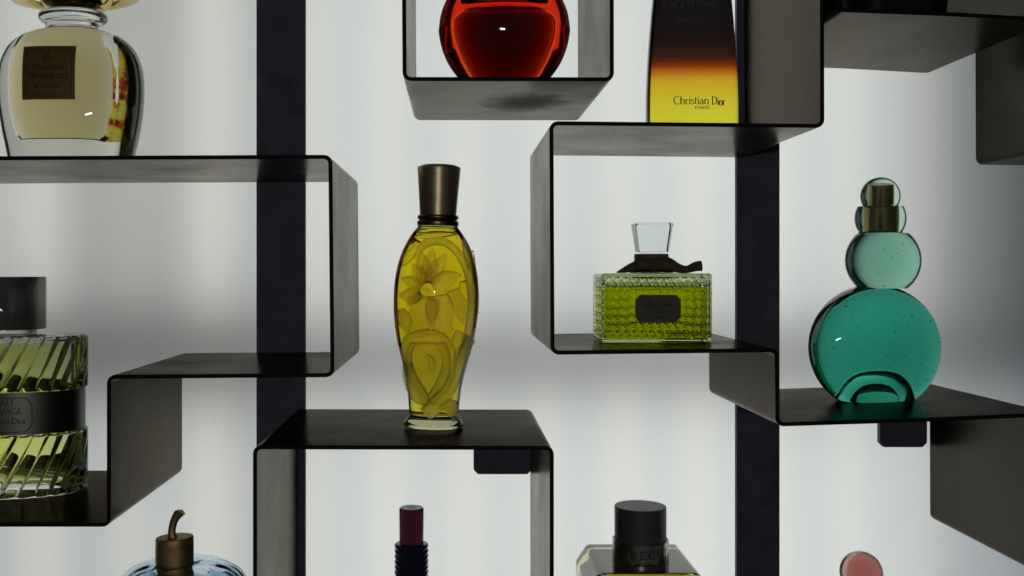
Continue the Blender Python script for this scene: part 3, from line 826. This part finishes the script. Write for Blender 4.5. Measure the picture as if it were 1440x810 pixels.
# --- pale bottle with brown label, top left
def pale_label():
    B = Bottle(101, 1.125, shelf_top(221.8), 'bulging pale amber bottle with a brown square label and gold orb cap')
    b = B.base(); k = B.k
    G = M_clear
    DR = .60
    rows = [(0, b), (72, b), (80, b - 2), (85, b - 8), (90, 205), (95, 180), (99, 150), (100, 125), (99, 105), (95, 86), (86, 68), (72, 55), (56, 47), (42, 43.5), (37, 42), (36, 38), (36, 34)]
    out = catmull(B.prof(rows), 4)
    body = lathe_geo(out + [(0, out[-1][1])], segs=128, dr=DR, n=2.25).obj('glass_body', glass('faint_smoky_glass', 1.5, absorb=((.80, .80, .72), .10)), B.o, sharp=60)
    Lq = glass('pale_amber_perfume', R_LIQ, absorb=((.68, .57, .25), .075))
    lq = [(0, 198), (44, 198), (51, 196), (56, 188), (61, 168), (64, 145), (65, 120), (64, 98), (60, 80), (52, 66), (42, 56), (32, 51), (0, 50)]
    lathe('liquid', B.prof(lq), Lq, body, 4, segs=112, dr=DR * .98, n=3.0, off=(B.x(93), 0, 0))
    Air = glass('air_gap_pale', R_AIR)
    lathe('air_gap', B.prof([(0, 48.5), (28, 48), (28, 38), (0, 37)]), Air, body, 0, segs=64, dr=DR, sharp=40)
    # ring collar and gold orb cap
    lathe('glass_collar', B.prof([(0, 33), (38, 33), (44, 31), (47, 27), (46.5, 22), (42, 18.5), (34, 17), (0, 17)]), G, B.o, 4, segs=96, dr=.8, off=(B.x(103), 0, 0))
    gold = plain('polished_gold', (.62, .47, .17), .12, 1.0, .1, 30)
    c = lathe('cap', B.prof([(0, 16), (30, 16), (40, 13), (47, 5), (52, -8), (54, -28), (50, -52), (36, -74), (18, -84), (0, -88)]), gold, B.o, 4, segs=96, off=(B.x(107), 0, 0), dr=.85)
    # planet ring round the orb
    g = Geo()
    n, mm = 90, 10
    for i in range(n):
        a = 2 * pi * i / n
        for j in range(mm):
            q = 2 * pi * j / mm
            rr = (76 + 14 * cos(q)) * k; zz = 5 * sin(q) * k
            x, y = rr * cos(a), rr * sin(a) * .8
            g.v.append((B.x(107) + x, y, B.z(-4) + zz + x * .06))
    for i in range(n):
        for j in range(mm):
            g.f.append((i * mm + j, ((i + 1) % n) * mm + j, ((i + 1) % n) * mm + (j + 1) % mm, i * mm + (j + 1) % mm))
    g.obj('orb_ring', gold, c)
    # brown label lying on the front
    tab = out
    sfl = B.s - .052
    def sec(r, x):
        q = max(0.0, 1 - (abs(x) / max(r, 1e-6)) ** 2.25) ** (1 / 2.25)
        return q * r * DR
    ymid = 0 * sec(interp(tab, B.zf(110, sfl)), B.xf(64, sfl))
    def surf(px, py, lift):
        x = B.xf(px, sfl); z = B.zf(py, sfl); r = interp(tab, z)
        return (x, -sec(r, x) - .0003 - lift, z)
    lab = plain('brown_label', (.17, .10, .015), .5, 0, .12, 40)
    lo = patch_geo(lambda u, v: (26.5 + 76 * u, 62 + 76.5 * v), 16, 16, surf, .0007).obj('label', lab, B.o, sharp=40)
    ink = plain('label_print', (.06, .036, .008), .6)
    sl = lambda px, py, l: surf(px, py, l + .0007)
    g = Geo()
    lettering(g, 'Vivienne', 41, 88, 97, 11, sl, bold=1.25); lettering(g, 'Westwood', 35.5, 93, 109.5, 12, sl, bold=1.25); lettering(g, 'BOUDOIR', 45, 82, 122, 5.5, sl, bold=1.7)
    # little orb emblem above the name, and the fine border
    def line(p, w):
        D = []
        for a, c2 in zip(p[:-1], p[1:]):
            m = max(1, int(math.hypot(c2[0] - a[0], c2[1] - a[1]) / 3))
            for q in range(m): D.append((a[0] + (c2[0] - a[0]) * q / m, a[1] + (c2[1] - a[1]) * q / m))
        D.append(p[-1]); vs = []
        for i in range(len(D)):
            a = D[max(i - 1, 0)]; c2 = D[min(i + 1, len(D) - 1)]
            tx, ty = c2[0] - a[0], c2[1] - a[1]; L = math.hypot(tx, ty) or 1
            vs += [sl(D[i][0] - ty / L * w, D[i][1] + tx / L * w, .00012), sl(D[i][0] + ty / L * w, D[i][1] - tx / L * w, .00012)]
        g.add(vs, [(2 * i, 2 * i + 1, 2 * i + 3, 2 * i + 2) for i in range(len(D) - 1)])
    line([(32, 67), (98, 67)], .5); line([(98, 68), (98, 132)], .5); line([(98, 133), (32, 133)], .5); line([(32, 132), (32, 68)], .5)
    line(arc(64, 80, 4.2, 3.8, 0, 360, 18), .8); line(arc(64, 80, 8, 2, 0, 360, 18), .5); line([(64, 75.5), (64, 71)], .6); line([(61.8, 73), (66.2, 73)], .5); line([(57, 86), (71, 86)], .5)
    g.obj('lettering', ink, lo, smooth=False)
    # added sheet inside the glass, painted with its yellow, red and dark refractions
    def surfb(px, py, lift):
        x = B.x(px); z = B.z(py); r = interp(tab, z)
        return (x, .004 - .25 * (x - B.x(160)) + lift, z)
    def outl(u, v):
        wob = 5 * sin(v * 15) + 3 * sin(v * 37 + 1)
        return (160 - 9 * (2 * v - .75) ** 2 + wob * .15 + (30 - wob * .15) * u - 3 * v * v, 70 + 128 * v)
    mm2, nt, bb = newmat('painted_refraction')
    nz = noise_of(nt, (1, 1, 1), 85, 3, .6)
    r = ramp(nt, [(.36, (.20, .015, .01)), (.44, (.60, .10, .02)), (.50, (.75, .62, .05)), (.7, (.80, .74, .25))])
    nt.links.new(nz.outputs['Fac'], r.inputs['Fac'])
    tc = N(nt, 'ShaderNodeTexCoord'); sp = N(nt, 'ShaderNodeSeparateXYZ'); nt.links.new(tc.outputs['Object'], sp.inputs[0])
    nz2 = noise_of(nt, (1, 1, 1), 70, 2, .5)
    ma = N(nt, 'ShaderNodeMath', operation='MULTIPLY_ADD'); ma.inputs[1].default_value = .018
    nt.links.new(nz2.outputs['Fac'], ma.inputs[0]); nt.links.new(sp.outputs['X'], ma.inputs[2])
    st_ = N(nt, 'ShaderNodeMapRange'); st_.inputs['From Min'].default_value = B.x(168) + .009; st_.inputs['From Max'].default_value = B.x(170) + .009
    nt.links.new(ma.outputs[0], st_.inputs['Value'])
    mixc = N(nt, 'ShaderNodeMixRGB'); nt.links.new(st_.outputs[0], mixc.inputs['Fac'])
    nt.links.new(r.outputs['Color'], mixc.inputs['Color1']); mixc.inputs['Color2'].default_value = (.17, .15, .125, 1)  # grey-brown part stands in for the dark refracting side
    nt.links.new(mixc.outputs['Color'], bb.inputs['Base Color'])
    bb.inputs['Transmission Weight'].default_value = .85; bb.inputs['Roughness'].default_value = .3; bb.inputs['IOR'].default_value = 1.02
    patch_geo(outl, 24, 60, surfb, .0005).obj('refraction_sheet', mm2, B.o, sharp=50)
pale_label()

# --- ribbed green-yellow bottle, left
def ribbed_left():
    B = Bottle(3, 1.150, shelf_top(738), 'wide yellow green bottle with slanting flutes, dark label band and silver cap')
    b = B.base(); k = B.k; a = 117 * k; DR = .62; sf = B.s - a * DR
    n = 2.25
    zt = B.z(470)
    z_u1, z_u0 = B.zf(474, sf), B.zf(553, sf); z_l1, z_l0 = B.zf(614, sf), B.zf(703, sf)
    NF = 28
    def flute(th, z):
        if z_u0 < z < z_u1: e0, e1 = z_u0, z_u1
        elif .002 < z < z_l1: e0, e1 = .002, z_l1
        else: return 0.0
        t = (z - e0) / (e1 - e0)
        env = min(1, t / .09, (1 - t) / .05)
        ph = (th * NF / (2 * pi) - (z - e0) / (46 * k) * 1.12) % 1.0   # lean to the right going up (front faces -Y)
        q = (ph / .60 * .5) if ph < .60 else .5 + (ph - .60) / .40 * .5   # rounded ribs, steep on one side
        front = max(0.0, min(1.0, .25 - sin(th) * 2.0))
        return -.15 * env * front * (abs(2 * q - 1) ** 1.25)
    def mod(th, z):
        if z_l1 <= z <= z_u0: return .955
        return 1 + flute(th, z)
    rows = []
    zz = [0.0006, .0016] + [.003 + (zt - .007) * i / 150 for i in range(151)] + [zt - .0018, zt - .0007]
    prof = [(0, 0.0)]
    for z in zz:
        r = a
        if z < .003: r = a * (.965 + .03 * z / .003)
        if z > zt - .004: r = a * (1 - .035 * ((z - zt + .004) / .004) ** 2)
        prof.append((r, z))
    prof += [(a * .90, zt), (a * .5, zt + .0012), (0, zt + .0014)]
    G = glass('fluted_glass', 1.5, (.97, .98, .95))
    body = lathe_geo(prof, segs=672, dr=DR, n=n, mod=mod).obj('glass_body', G, B.o, sharp=70)
    Lq = glass('yellow_green_perfume', R_LIQ, absorb=((.82, .87, .25), .10))
    lr = a * .86
    lathe('liquid', [(0, .010), (lr * .9, .0102), (lr * .98, .0125), (lr, .016), (lr, zt - .009), (lr * .985, zt - .0075), (0, zt - .0073)], Lq, body, 0, segs=128, dr=DR, n=n, sharp=50)
    # band
    met = plain('dark_metal_band', (.14, .14, .115), .40, 1.0, .15, 30)
    zb0, zb1 = z_l1 - .0002, z_u0 + .0002
    rb = a * .968
    g = Geo(); sg = 160
    for (r, z) in ((rb, zb0 + .0006), (rb, zb1 - .0006)):
        for i in range(sg):
            th = 2 * pi * i / sg; c, s_ = section(th, n); g.v.append((c * r, s_ * r * DR, z))
    for (r, z) in ((a * .957, zb0 + .0006), (a * .957, zb1 - .0006)):
        for i in range(sg):
            th = 2 * pi * i / sg; c, s_ = section(th, n); g.v.append((c * r, s_ * r * DR, z))
    for i in range(sg):
        j = (i + 1) % sg
        g.f += [(i, j, sg + j, sg + i), (2 * sg + i, 3 * sg + i, 3 * sg + j, 2 * sg + j), (i, 2 * sg + i, 2 * sg + j, j), (sg + i, sg + j, 3 * sg + j, 3 * sg + i)]
    band = g.obj('label_band', met, B.o, sharp=40)
    def surf(px, py, lift):
        x = B.xf(px, sf); z = B.zf(py, sf)
        q = max(0.0, 1 - (abs(x) / rb) ** n) ** (1 / n)
        return (x, -q * rb * DR - lift, z)
    ink = plain('engraved_black', (.006, .006, .006), .5)
    g = Geo()
    lettering(g, 'EAU', -10, 16, 571.5, 8, surf, bold=1.1); lettering(g, 'SAUVAGE', -26, 27.5, 583.5, 8.5, surf, bold=1.1); lettering(g, 'Christian Dior', -30, 33, 597, 8, surf, bold=1.1)
    pts = [(-34, 561), (32, 561), (39.5, 570), (39.5, 600), (32, 609), (-34, 609)]
    for p, q in zip(pts[:-1], pts[1:]):
        m = 6; L = math.hypot(q[0] - p[0], q[1] - p[1]); nx, ny = -(q[1] - p[1]) / L * .6, (q[0] - p[0]) / L * .6
        vs = []
        for i in range(m + 1):
            c = (p[0] + (q[0] - p[0]) * i / m, p[1] + (q[1] - p[1]) * i / m)
            vs += [surf(c[0] + nx, c[1] + ny, .0002), surf(c[0] - nx, c[1] - ny, .0002)]
        g.add(vs, [(2 * i, 2 * i + 1, 2 * i + 3, 2 * i + 2) for i in range(m)])
    g.obj('lettering', ink, band, smooth=False)
    # cap: steel drum under a clear shell
    cm = steel('satin_cap_steel', (.50, .48, .45), .2, (.36, .46), metal=.7, streak=(30, 30, .6))
    zc = zt + .0018
    k2 = k
    lathe('cap', [(0, zc + .0045), (50 * k, zc + .0045), (51 * k, zc + .0055), (51 * k, B.z(392) - .001), (50 * k, B.z(392)), (0, B.z(392))], cm, B.o, 0, segs=96, dr=.85, sharp=40)
    sh = [(0, zc + .0005), (49 * k, zc + .0005), (50.5 * k, zc + .0035), (52.5 * k, zc + .0037), (52.5 * k, B.z(391.4)), (0, B.z(391.2)), (0, B.z(388.6)), (56 * k, B.z(388.6)), (57.2 * k, B.z(390)), (57.2 * k, zc + .0038), (57.2 * k, zc + .0037), (54 * k, zc + .001), (49.5 * k, zc)]
    g = lathe_geo([(57.4 * k, zc + .0045), (59 * k, zc + .0045), (59.2 * k, zc + .0052), (59.2 * k, B.z(390)), (58.5 * k, B.z(389)), (0, B.z(389)), (0, B.z(390.4)), (57.4 * k, B.z(390.4)), (57.4 * k, zc + .0046)], segs=96, dr=.86)
    g.f = g.f[:-2] if len(g.f[-1]) > 4 else g.f
    g.obj('cap_shell', M_clear, B.o, sharp=40)
    lathe('neck', [(0, zc), (47 * k, zc), (47 * k, zc + .0042), (0, zc + .0043)], M_clear, B.o, 0, segs=80, dr=.85, sharp=40)
ribbed_left()

# --- round red bottle
def red_round():
    B = Bottle(709, 1.105, shelf_top(111.2), 'round deep red glass bottle in the steel tray at the top')
    b = B.base(); k = B.k
    G = glass('ruby_glass', 1.5, absorb=((.97, .50, .36), .018))
    rows = [(0, b), (34, b), (42, b - 1), (50, b - 6), (60, 115), (69, 105), (80, 88), (88, 68), (92, 48), (92, 40), (89, 20), (81, 0), (69, -18), (54, -34), (38, -44), (24, -50)]
    out = catmull(B.prof(rows), 4)
    body = lathe_geo(out + [(0, out[-1][1])], segs=112, dr=.8).obj('glass_body', G, B.o, sharp=45)
    dark = glass('dark_red_perfume', R_LIQ, absorb=((.075, .052, .022), .05))
    lq = [(0, b - 7), (20, b - 7), (25, b - 9), (35, 106), (46, 84), (54, 62), (58, 46), (58, 35), (55, 27), (50, 23), (40, 21), (0, 20.5)]
    lathe('liquid', B.prof(lq), dark, body, 4, segs=96, dr=.80)
    lathe('air_gap', B.prof([(0, 18), (40, 17.5), (48, 15), (51, 8), (48, -6), (40, -20), (26, -32), (0, -36)]), glass('air_gap_red', R_AIR), body, 4, segs=96, dr=.8)
    cap = plain('black_gloss_cap', (.01, .01, .01), .2)
    lathe('cap', B.prof([(0, -51), (30, -51), (32, -53), (32, -110), (30, -112), (0, -112)]), cap, B.o, 0, segs=64, sharp=40)
red_round()

# --- tall bottle fading from black to yellow
def fading_tall():
    B = Bottle(972.5, 1.10, shelf_top(175), 'tall flat bottle fading from black through orange to yellow')
    b = B.base(); k = B.k
    DR = .42; n = 3.4
    rows = [(0, b), (58, b), (62, b - 1), (63.5, b - 4), (63.5, 140), (62.5, 110), (61, 80), (58.5, 45), (55, 5), (50, -40), (43, -85), (34, -120), (24, -140), (18, -146)]
    out = catmull(B.prof(rows), 4)
    body = lathe_geo(out + [(0, out[-1][1])], segs=128, dr=DR, n=n).obj('glass_body', M_clear, B.o, sharp=50)
    m, nt, bb = newmat('fading_lacquer')
    tc = N(nt, 'ShaderNodeTexCoord'); sp = N(nt, 'ShaderNodeSeparateXYZ'); nt.links.new(tc.outputs['Object'], sp.inputs[0])
    mr = N(nt, 'ShaderNodeMapRange'); sfz = 1.065
    mr.inputs['From Min'].default_value = B.zf(172, sfz); mr.inputs['From Max'].default_value = B.zf(20, sfz)
    nt.links.new(sp.outputs['Z'], mr.inputs['Value'])
    q = lambda py: (172 - py) / 152.0
    r = ramp(nt, [(q(172), (.90, .84, .055)), (q(135), (.88, .72, .045)), (q(104), (.82, .48, .03)), (q(92), (.62, .16, .012)), (q(83), (.26, .030, .006)), (q(72), (.050, .018, .010)), (q(50), (.018, .010, .008)), (q(20), (.012, .009, .009))])
    nt.links.new(mr.outputs[0], r.inputs['Fac']); nt.links.new(r.outputs['Color'], bb.inputs['Base Color'])
    bb.inputs['Transmission Weight'].default_value = 1; bb.inputs['Roughness'].default_value = .06; bb.inputs['IOR'].default_value = R_LIQ
    ins = [(r0 - 4.6 * k, z) for r0, z in out if B.z(b - 3) < z < B.z(-120)]
    lathe_geo([(0, ins[0][1] - .0005), (ins[0][0] * .97, ins[0][1] - .0004)] + ins + [(0, ins[-1][1])], segs=128, dr=DR * .86, n=n).obj('lacquered_core', m, body, sharp=50)
    tab = out; sf = 1.0635
    def surf(px, py, lift):
        x = B.xf(px, sf); z = B.zf(py, sf); rr = interp(tab, z)
        return (x, -max(0.0, 1 - (abs(x) / rr) ** n) ** (1 / n) * rr * DR - lift - .0001, z)
    ink = plain('black_print', (.006, .006, .005), .5)
    gry = plain('grey_print', (.085, .08, .075), .5)
    g = Geo()
    lettering(g, 'Christian', 952, 1002.5, 143, 11.5, surf, bold=.95); lettering(g, 'D', 1006, 1014.5, 143.5, 12, surf); lettering(g, 'ior', 1014.5, 1026, 144.5, 11.5, surf)
    lettering(g, 'PARIS', 982, 1004, 150, 4.6, surf, bold=1.3)
    g.obj('lettering', ink, body, smooth=False)
    g = Geo()
    lettering(g, 'Fahrenheit', 938, 1016, 4, 15, surf, bold=.9); lettering(g, 'EAU DE TOILETTE', 956, 1013, 24, 6, surf)
    g.obj('product_lettering', gry, body, smooth=False)
    lathe('cap', B.prof([(0, -147), (20, -147), (22, -149), (22, -205), (20, -207), (0, -207)]), plain('amber_cap', (.05, .02, .01), .3), B.o, 0, segs=64, sharp=40)
fading_tall()

# --- black bottle, top right
def black_corner():
    B = Bottle(1257, 1.10, shelf_top(17.5), 'dark bottle whose wide base shows on the top right tray')
    b = B.base()
    blk = plain('black_glass', (.006, .006, .009), .12, coat=.5)
    body = lathe('glass_body', B.prof([(0, b), (60, b), (64, b - 1), (67, b - 6), (71, 5), (75, -15), (79, -45), (78, -80), (66, -110), (40, -128), (20, -132), (0, -133)]), blk, B.o, 4, segs=96, dr=.62, n=2.6)
    lathe('cap', B.prof([(0, -134), (22, -134), (23, -136), (23, -180), (21, -182), (0, -182)]), blk, B.o, 0, segs=48, sharp=40)
black_corner()

FLOOR = shelf_top(1010)
# --- apple shaped bottle with bronze twig cap, bottom left
def twig_bottle():
    B = Bottle(257, 1.125, FLOOR, 'bluish lobed glass bottle with a bronze cap and curved twig')
    b = B.base(); k = B.k
    G = glass('icy_blue_glass', 1.5, absorb=((.76, .855, .94), .02))
    rows = [(0, b), (52, b), (62, b - 4), (76, b - 30), (88, b - 70), (93, 860), (92, 838), (87, 818), (78, 804), (63, 794), (46, 788.5), (26, 790), (16, 796), (0, 798)]
    lobes = lambda th, z: 1 + .045 * abs(sin(th * 5.5)) ** 1.5 - .02
    body = lathe('glass_body', B.prof(rows), G, B.o, 5, segs=176, dr=.8, mod=lobes)
    Lq = glass('amber_remnant', R_LIQ, absorb=((.66, .44, .19), .04))
    lq = [(0, b - 10), (40, b - 10), (54, b - 16), (68, b - 34), (80, b - 72), (86, 866), (0, 865.6)]
    lathe('liquid', B.prof(lq), Lq, body, 0, segs=176, dr=.8, mod=lobes, sharp=50)
    lathe('air_gap', B.prof([(0, 864.5), (85, 864), (86, 850), (85, 836), (80, 820), (71, 809), (56, 801), (34, 798), (0, 801)]), glass('air_gap_blue', R_AIR), body, 4, segs=176, dr=.8, mod=lobes)
    tube_geo([(B.x(247), 0, B.z(870)), (B.x(247), 0, B.z(803))], [.0035, .0035], 20).obj('dip_tube', plain('clouded_tube', (.5, .5, .48), .4), body)
    br = plain('brown_bronze', (.44, .30, .125), .5, .8, .35, 55)
    # oval bronze cap, slightly slanted top
    g = lathe_geo(catmull(B.prof([(0, 804), (24.5, 804), (25.5, 802), (25.5, 802), (26, 780), (25.8, 756), (25.8, 756), (24.8, 754.3), (22, 754), (0, 754)]), 3), segs=72, dr=.85, off=(B.x(246), -.002, 0),
                  mod=lambda th, z: 1 + .018 * sin(th * 2 + .7) + .008 * sin(th * 5))
    zmid = B.z(756)
    g.v = [(x, y, z + (.05 * (x - B.x(246)) + .02 * y if z > zmid - .006 else 0)) for x, y, z in g.v]
    cap = g.obj('cap', br, B.o, sharp=40)
    P = bez([(B.x(px), -.004, B.z(py)) for px, py in ((245, 759), (243, 748), (245, 735), (249.5, 725), (256, 717))], 6)
    R = [r[0] * k for r in bez([(x, 0) for x in (8.5, 5.6, 5.4, 6, 7.6)], 6)]
    g = tube_geo(P, R, 20, .75)
    zc = B.z(717.2)
    g.v = [(x, y, min(z, zc + .0006 + .02 * (x - B.x(254)))) for x, y, z in g.v]
    g.obj('twig', br, cap, sharp=50)
twig_bottle()

# --- purple ribbed spray under the table shelf
def purple_spray():
    B = Bottle(578.7, 1.125, FLOOR, 'narrow plum coloured bottle with ribbed rings below the yellow bottle')
    b = B.base(); k = B.k
    plum = glass('plum_plastic', 1.45, absorb=((.085, .022, .045), .020), rough=.05)
    navy = glass('navy_ribbed_glass', 1.45, absorb=((.045, .04, .07), .022), rough=.02)
    body = []
    py = b - 2
    prof = [(0, b), (22, b), (23, b - 2)]
    top = 763
    n = int((b - 4 - top) / 7.3)
    step = (b - 4 - top) / n
    for i in range(n):
        y0 = b - 4 - i * step
        for t in (0, .12, .3, .5, .7, .88):
            prof.append((20.3 + 3.7 * sqrt(max(0, 1 - ((t - .5) / .5) ** 2)), y0 - t * step))
    prof += [(19.5, top), (0, top)]
    lathe('glass_body', B.prof(prof), navy, B.o, 0, segs=72, sharp=70)
    cap = lathe('cap', B.prof([(0, 762.6), (16.8, 762.6), (17.2, 762), (17.4, 716), (17.2, 714.8), (16.6, 714.2), (0, 714.2)]), plum, B.o, 0, segs=64, sharp=40)
    disc = plain('grey_cap_top', (.30, .28, .27), .35, .6, .3, 160)
    lathe('cap_top', B.prof([(0, 714.1), (15.6, 714.1), (15.6, 713.3), (9, 713.3), (8, 713.7), (5, 713.7), (4, 713.1), (0, 713.1)]), disc, cap, 0, segs=48, sharp=40)
purple_spray()

# --- square shouldered bottle with round black cap
def black_cap():
    s0, s1 = 1.08, 1.20
    sm = (s0 + s1) / 2
    ztop_w = wz(807, s0)
    xl, xr = wx(845, s0), wx(985, s0)
    w, d = xr - xl, s1 - s0
    B = Bottle(VX + (xl + xr) / 2 / sm * F, sm, FLOOR, 'square shouldered bottle of yellow perfume with a round black cap and silver ring')
    h = ztop_w - FLOOR
    G = glass('smoky_clear_glass', 1.5, (.82, .79, .60))
    # flat top, sides flaring out below and drawing in to the foot
    def tp(t):
        if t > .80: q = 1 + (1 - t) / .20 * .22
        else: q = 1.22 - .20 * ((.80 - t) / .80) ** 1.5
        return (q, q)
    body = rbox_geo(w, d, h, .004, (20, 20, 40), taper=tp).obj('glass_body', G, B.o)
    Lq = glass('yellow_perfume', R_LIQ, absorb=((.50, .44, .07), .09))
    rbox_geo(w - .018, d - .018, h - .017, .003, (8, 8, 40), off=(0, 0, .010), taper=tp).obj('liquid', Lq, body)
    k = sm / F
    cx = B.x(900.5)
    zb = h + .0003
    silver = plain('polished_silver', (.50, .485, .44), .22, .92, .08, 40)
    zr = B.z(757)
    rr = 39.5 * k
    g = lathe_geo([(0, zb), (rr * .985, zb), (rr, zb + .0006), (rr, zr - .0006), (rr * .985, zr), (rr * .95, zr), (rr * .93, zr - .002), (0, zr - .002)], segs=120, off=(cx, 0, 0))
    ring = g.obj('silver_ring', silver, B.o, sharp=35)
    capm = plain('matt_black_cap', (.075, .075, .09), .45, 0, .2, 70)
    rc = 36 * k
    zt = B.z(711)
    lathe('cap', [(0, zr - .0018), (rc, zr - .0018), (rc, zt - .0008), (rc * .98, zt), (rc * .93, zt + .0001), (rc * .3, zt - .0006), (0, zt - .0008)], capm, B.o, 0, segs=120, off=(cx, 0, 0), sharp=35)
    # letters engraved round the ring
    ink = plain('engraved_letters', (.012, .012, .010), .5)
    g = Geo()
    sfr = sm - rr
    def surf(px, py, lift):
        # px runs along the unrolled ring
        th = (px - 905) * k / rr
        return (cx + (rr + lift) * sin(th), -(rr + lift) * cos(th), B.zf(py, sfr))
    for ch, px in (('P', 862), ('O', 874.5), ('R', 888), ('E', 901.5), ('C', 914), ('U', 927), ('I', 940)):
        lettering(g, ch, px - 4.5, px + 4.5, 787.5, 11.5, surf, thick=.15, thin=.07)
    g.obj('lettering', ink, ring, smooth=False)
black_cap()

# --- pink ball stopper, bottom right
def pink_ball():
    B = Bottle(1211, 1.125, FLOOR, 'salmon pink bottle with a plum ball cap at the lower right')
    b = B.base(); k = B.k
    shell = glass('plum_shell', 1.45, absorb=((.74, .54, .52), .016))
    def sph(r, c, n=24): return [(r * sin(pi * i / n) if 0 < i < n else 0, c - r * cos(pi * i / n)) for i in range(n + 1)]
    o = lathe_geo(sph(29 * k, B.z(804.5)), segs=72).obj('ball_cap', shell, B.o)
    pink = plain('salmon_core', (.85, .24, .15), .35, 0, .06, 40)
    mm, nt, bb = newmat('salmon_core_glass')
    bb.inputs['Base Color'].default_value = (1.0, .80, .72, 1); bb.inputs['Transmission Weight'].default_value = .95; bb.inputs['Roughness'].default_value = .3; bb.inputs['IOR'].default_value = 1.0 / 1.2
    lathe_geo(sph(22.2 * k, B.z(804)), segs=64, off=(3.6 * k, -3.5 * k, 0)).obj('salmon_core', mm, o)
    body = glass('pink_glass', 1.48, absorb=((.75, .35, .30), .05))
    lathe('glass_body', B.prof([(0, b), (50, b), (58, b - 3), (66, b - 20), (68, b - 50), (60, b - 80), (40, b - 98), (22, 838), (20, 834), (0, 833.8)]), body, B.o, 4, segs=96, dr=.7)
pink_ball()

# ------------------------------------------------------------------ camera, world, room lamp
cam = bpy.data.cameras.new('camera'); co = bpy.data.objects.new('camera', cam); col.objects.link(co)
co.location = (0, -1, 0); co.rotation_euler = (radians(90), 0, 0)
cam.sensor_width = 36; cam.lens = 36.0 * F / 1440.0
cam.shift_x = (720 - VX) / 1440.0; cam.shift_y = -(405 - VY) / 1440.0
cam.clip_start = 0.01; cam.clip_end = 50
sc.camera = co

w = bpy.data.worlds.new('World'); sc.world = w; w.use_nodes = True
w.node_tree.nodes['Background'].inputs['Color'].default_value = (.75, .85, 1.0, 1)
w.node_tree.nodes['Background'].inputs['Strength'].default_value = 0.026

import mathutils
def room_lamp(loc, energy, colr, sx, sy):
    d = bpy.data.lights.new('room_lamp', 'AREA'); d.shape = 'RECTANGLE'; d.size = sx; d.size_y = sy; d.energy = energy; d.color = colr
    o = bpy.data.objects.new('room_lamp', d); col.objects.link(o)
    o.location = loc
    o.rotation_euler = (mathutils.Vector((0.05, .1, -.05)) - o.location).to_track_quat('-Z', 'Y').to_euler()
room_lamp((-.06, -2.4, .07), 5.0, (.98, .96, .92), .30, .008)
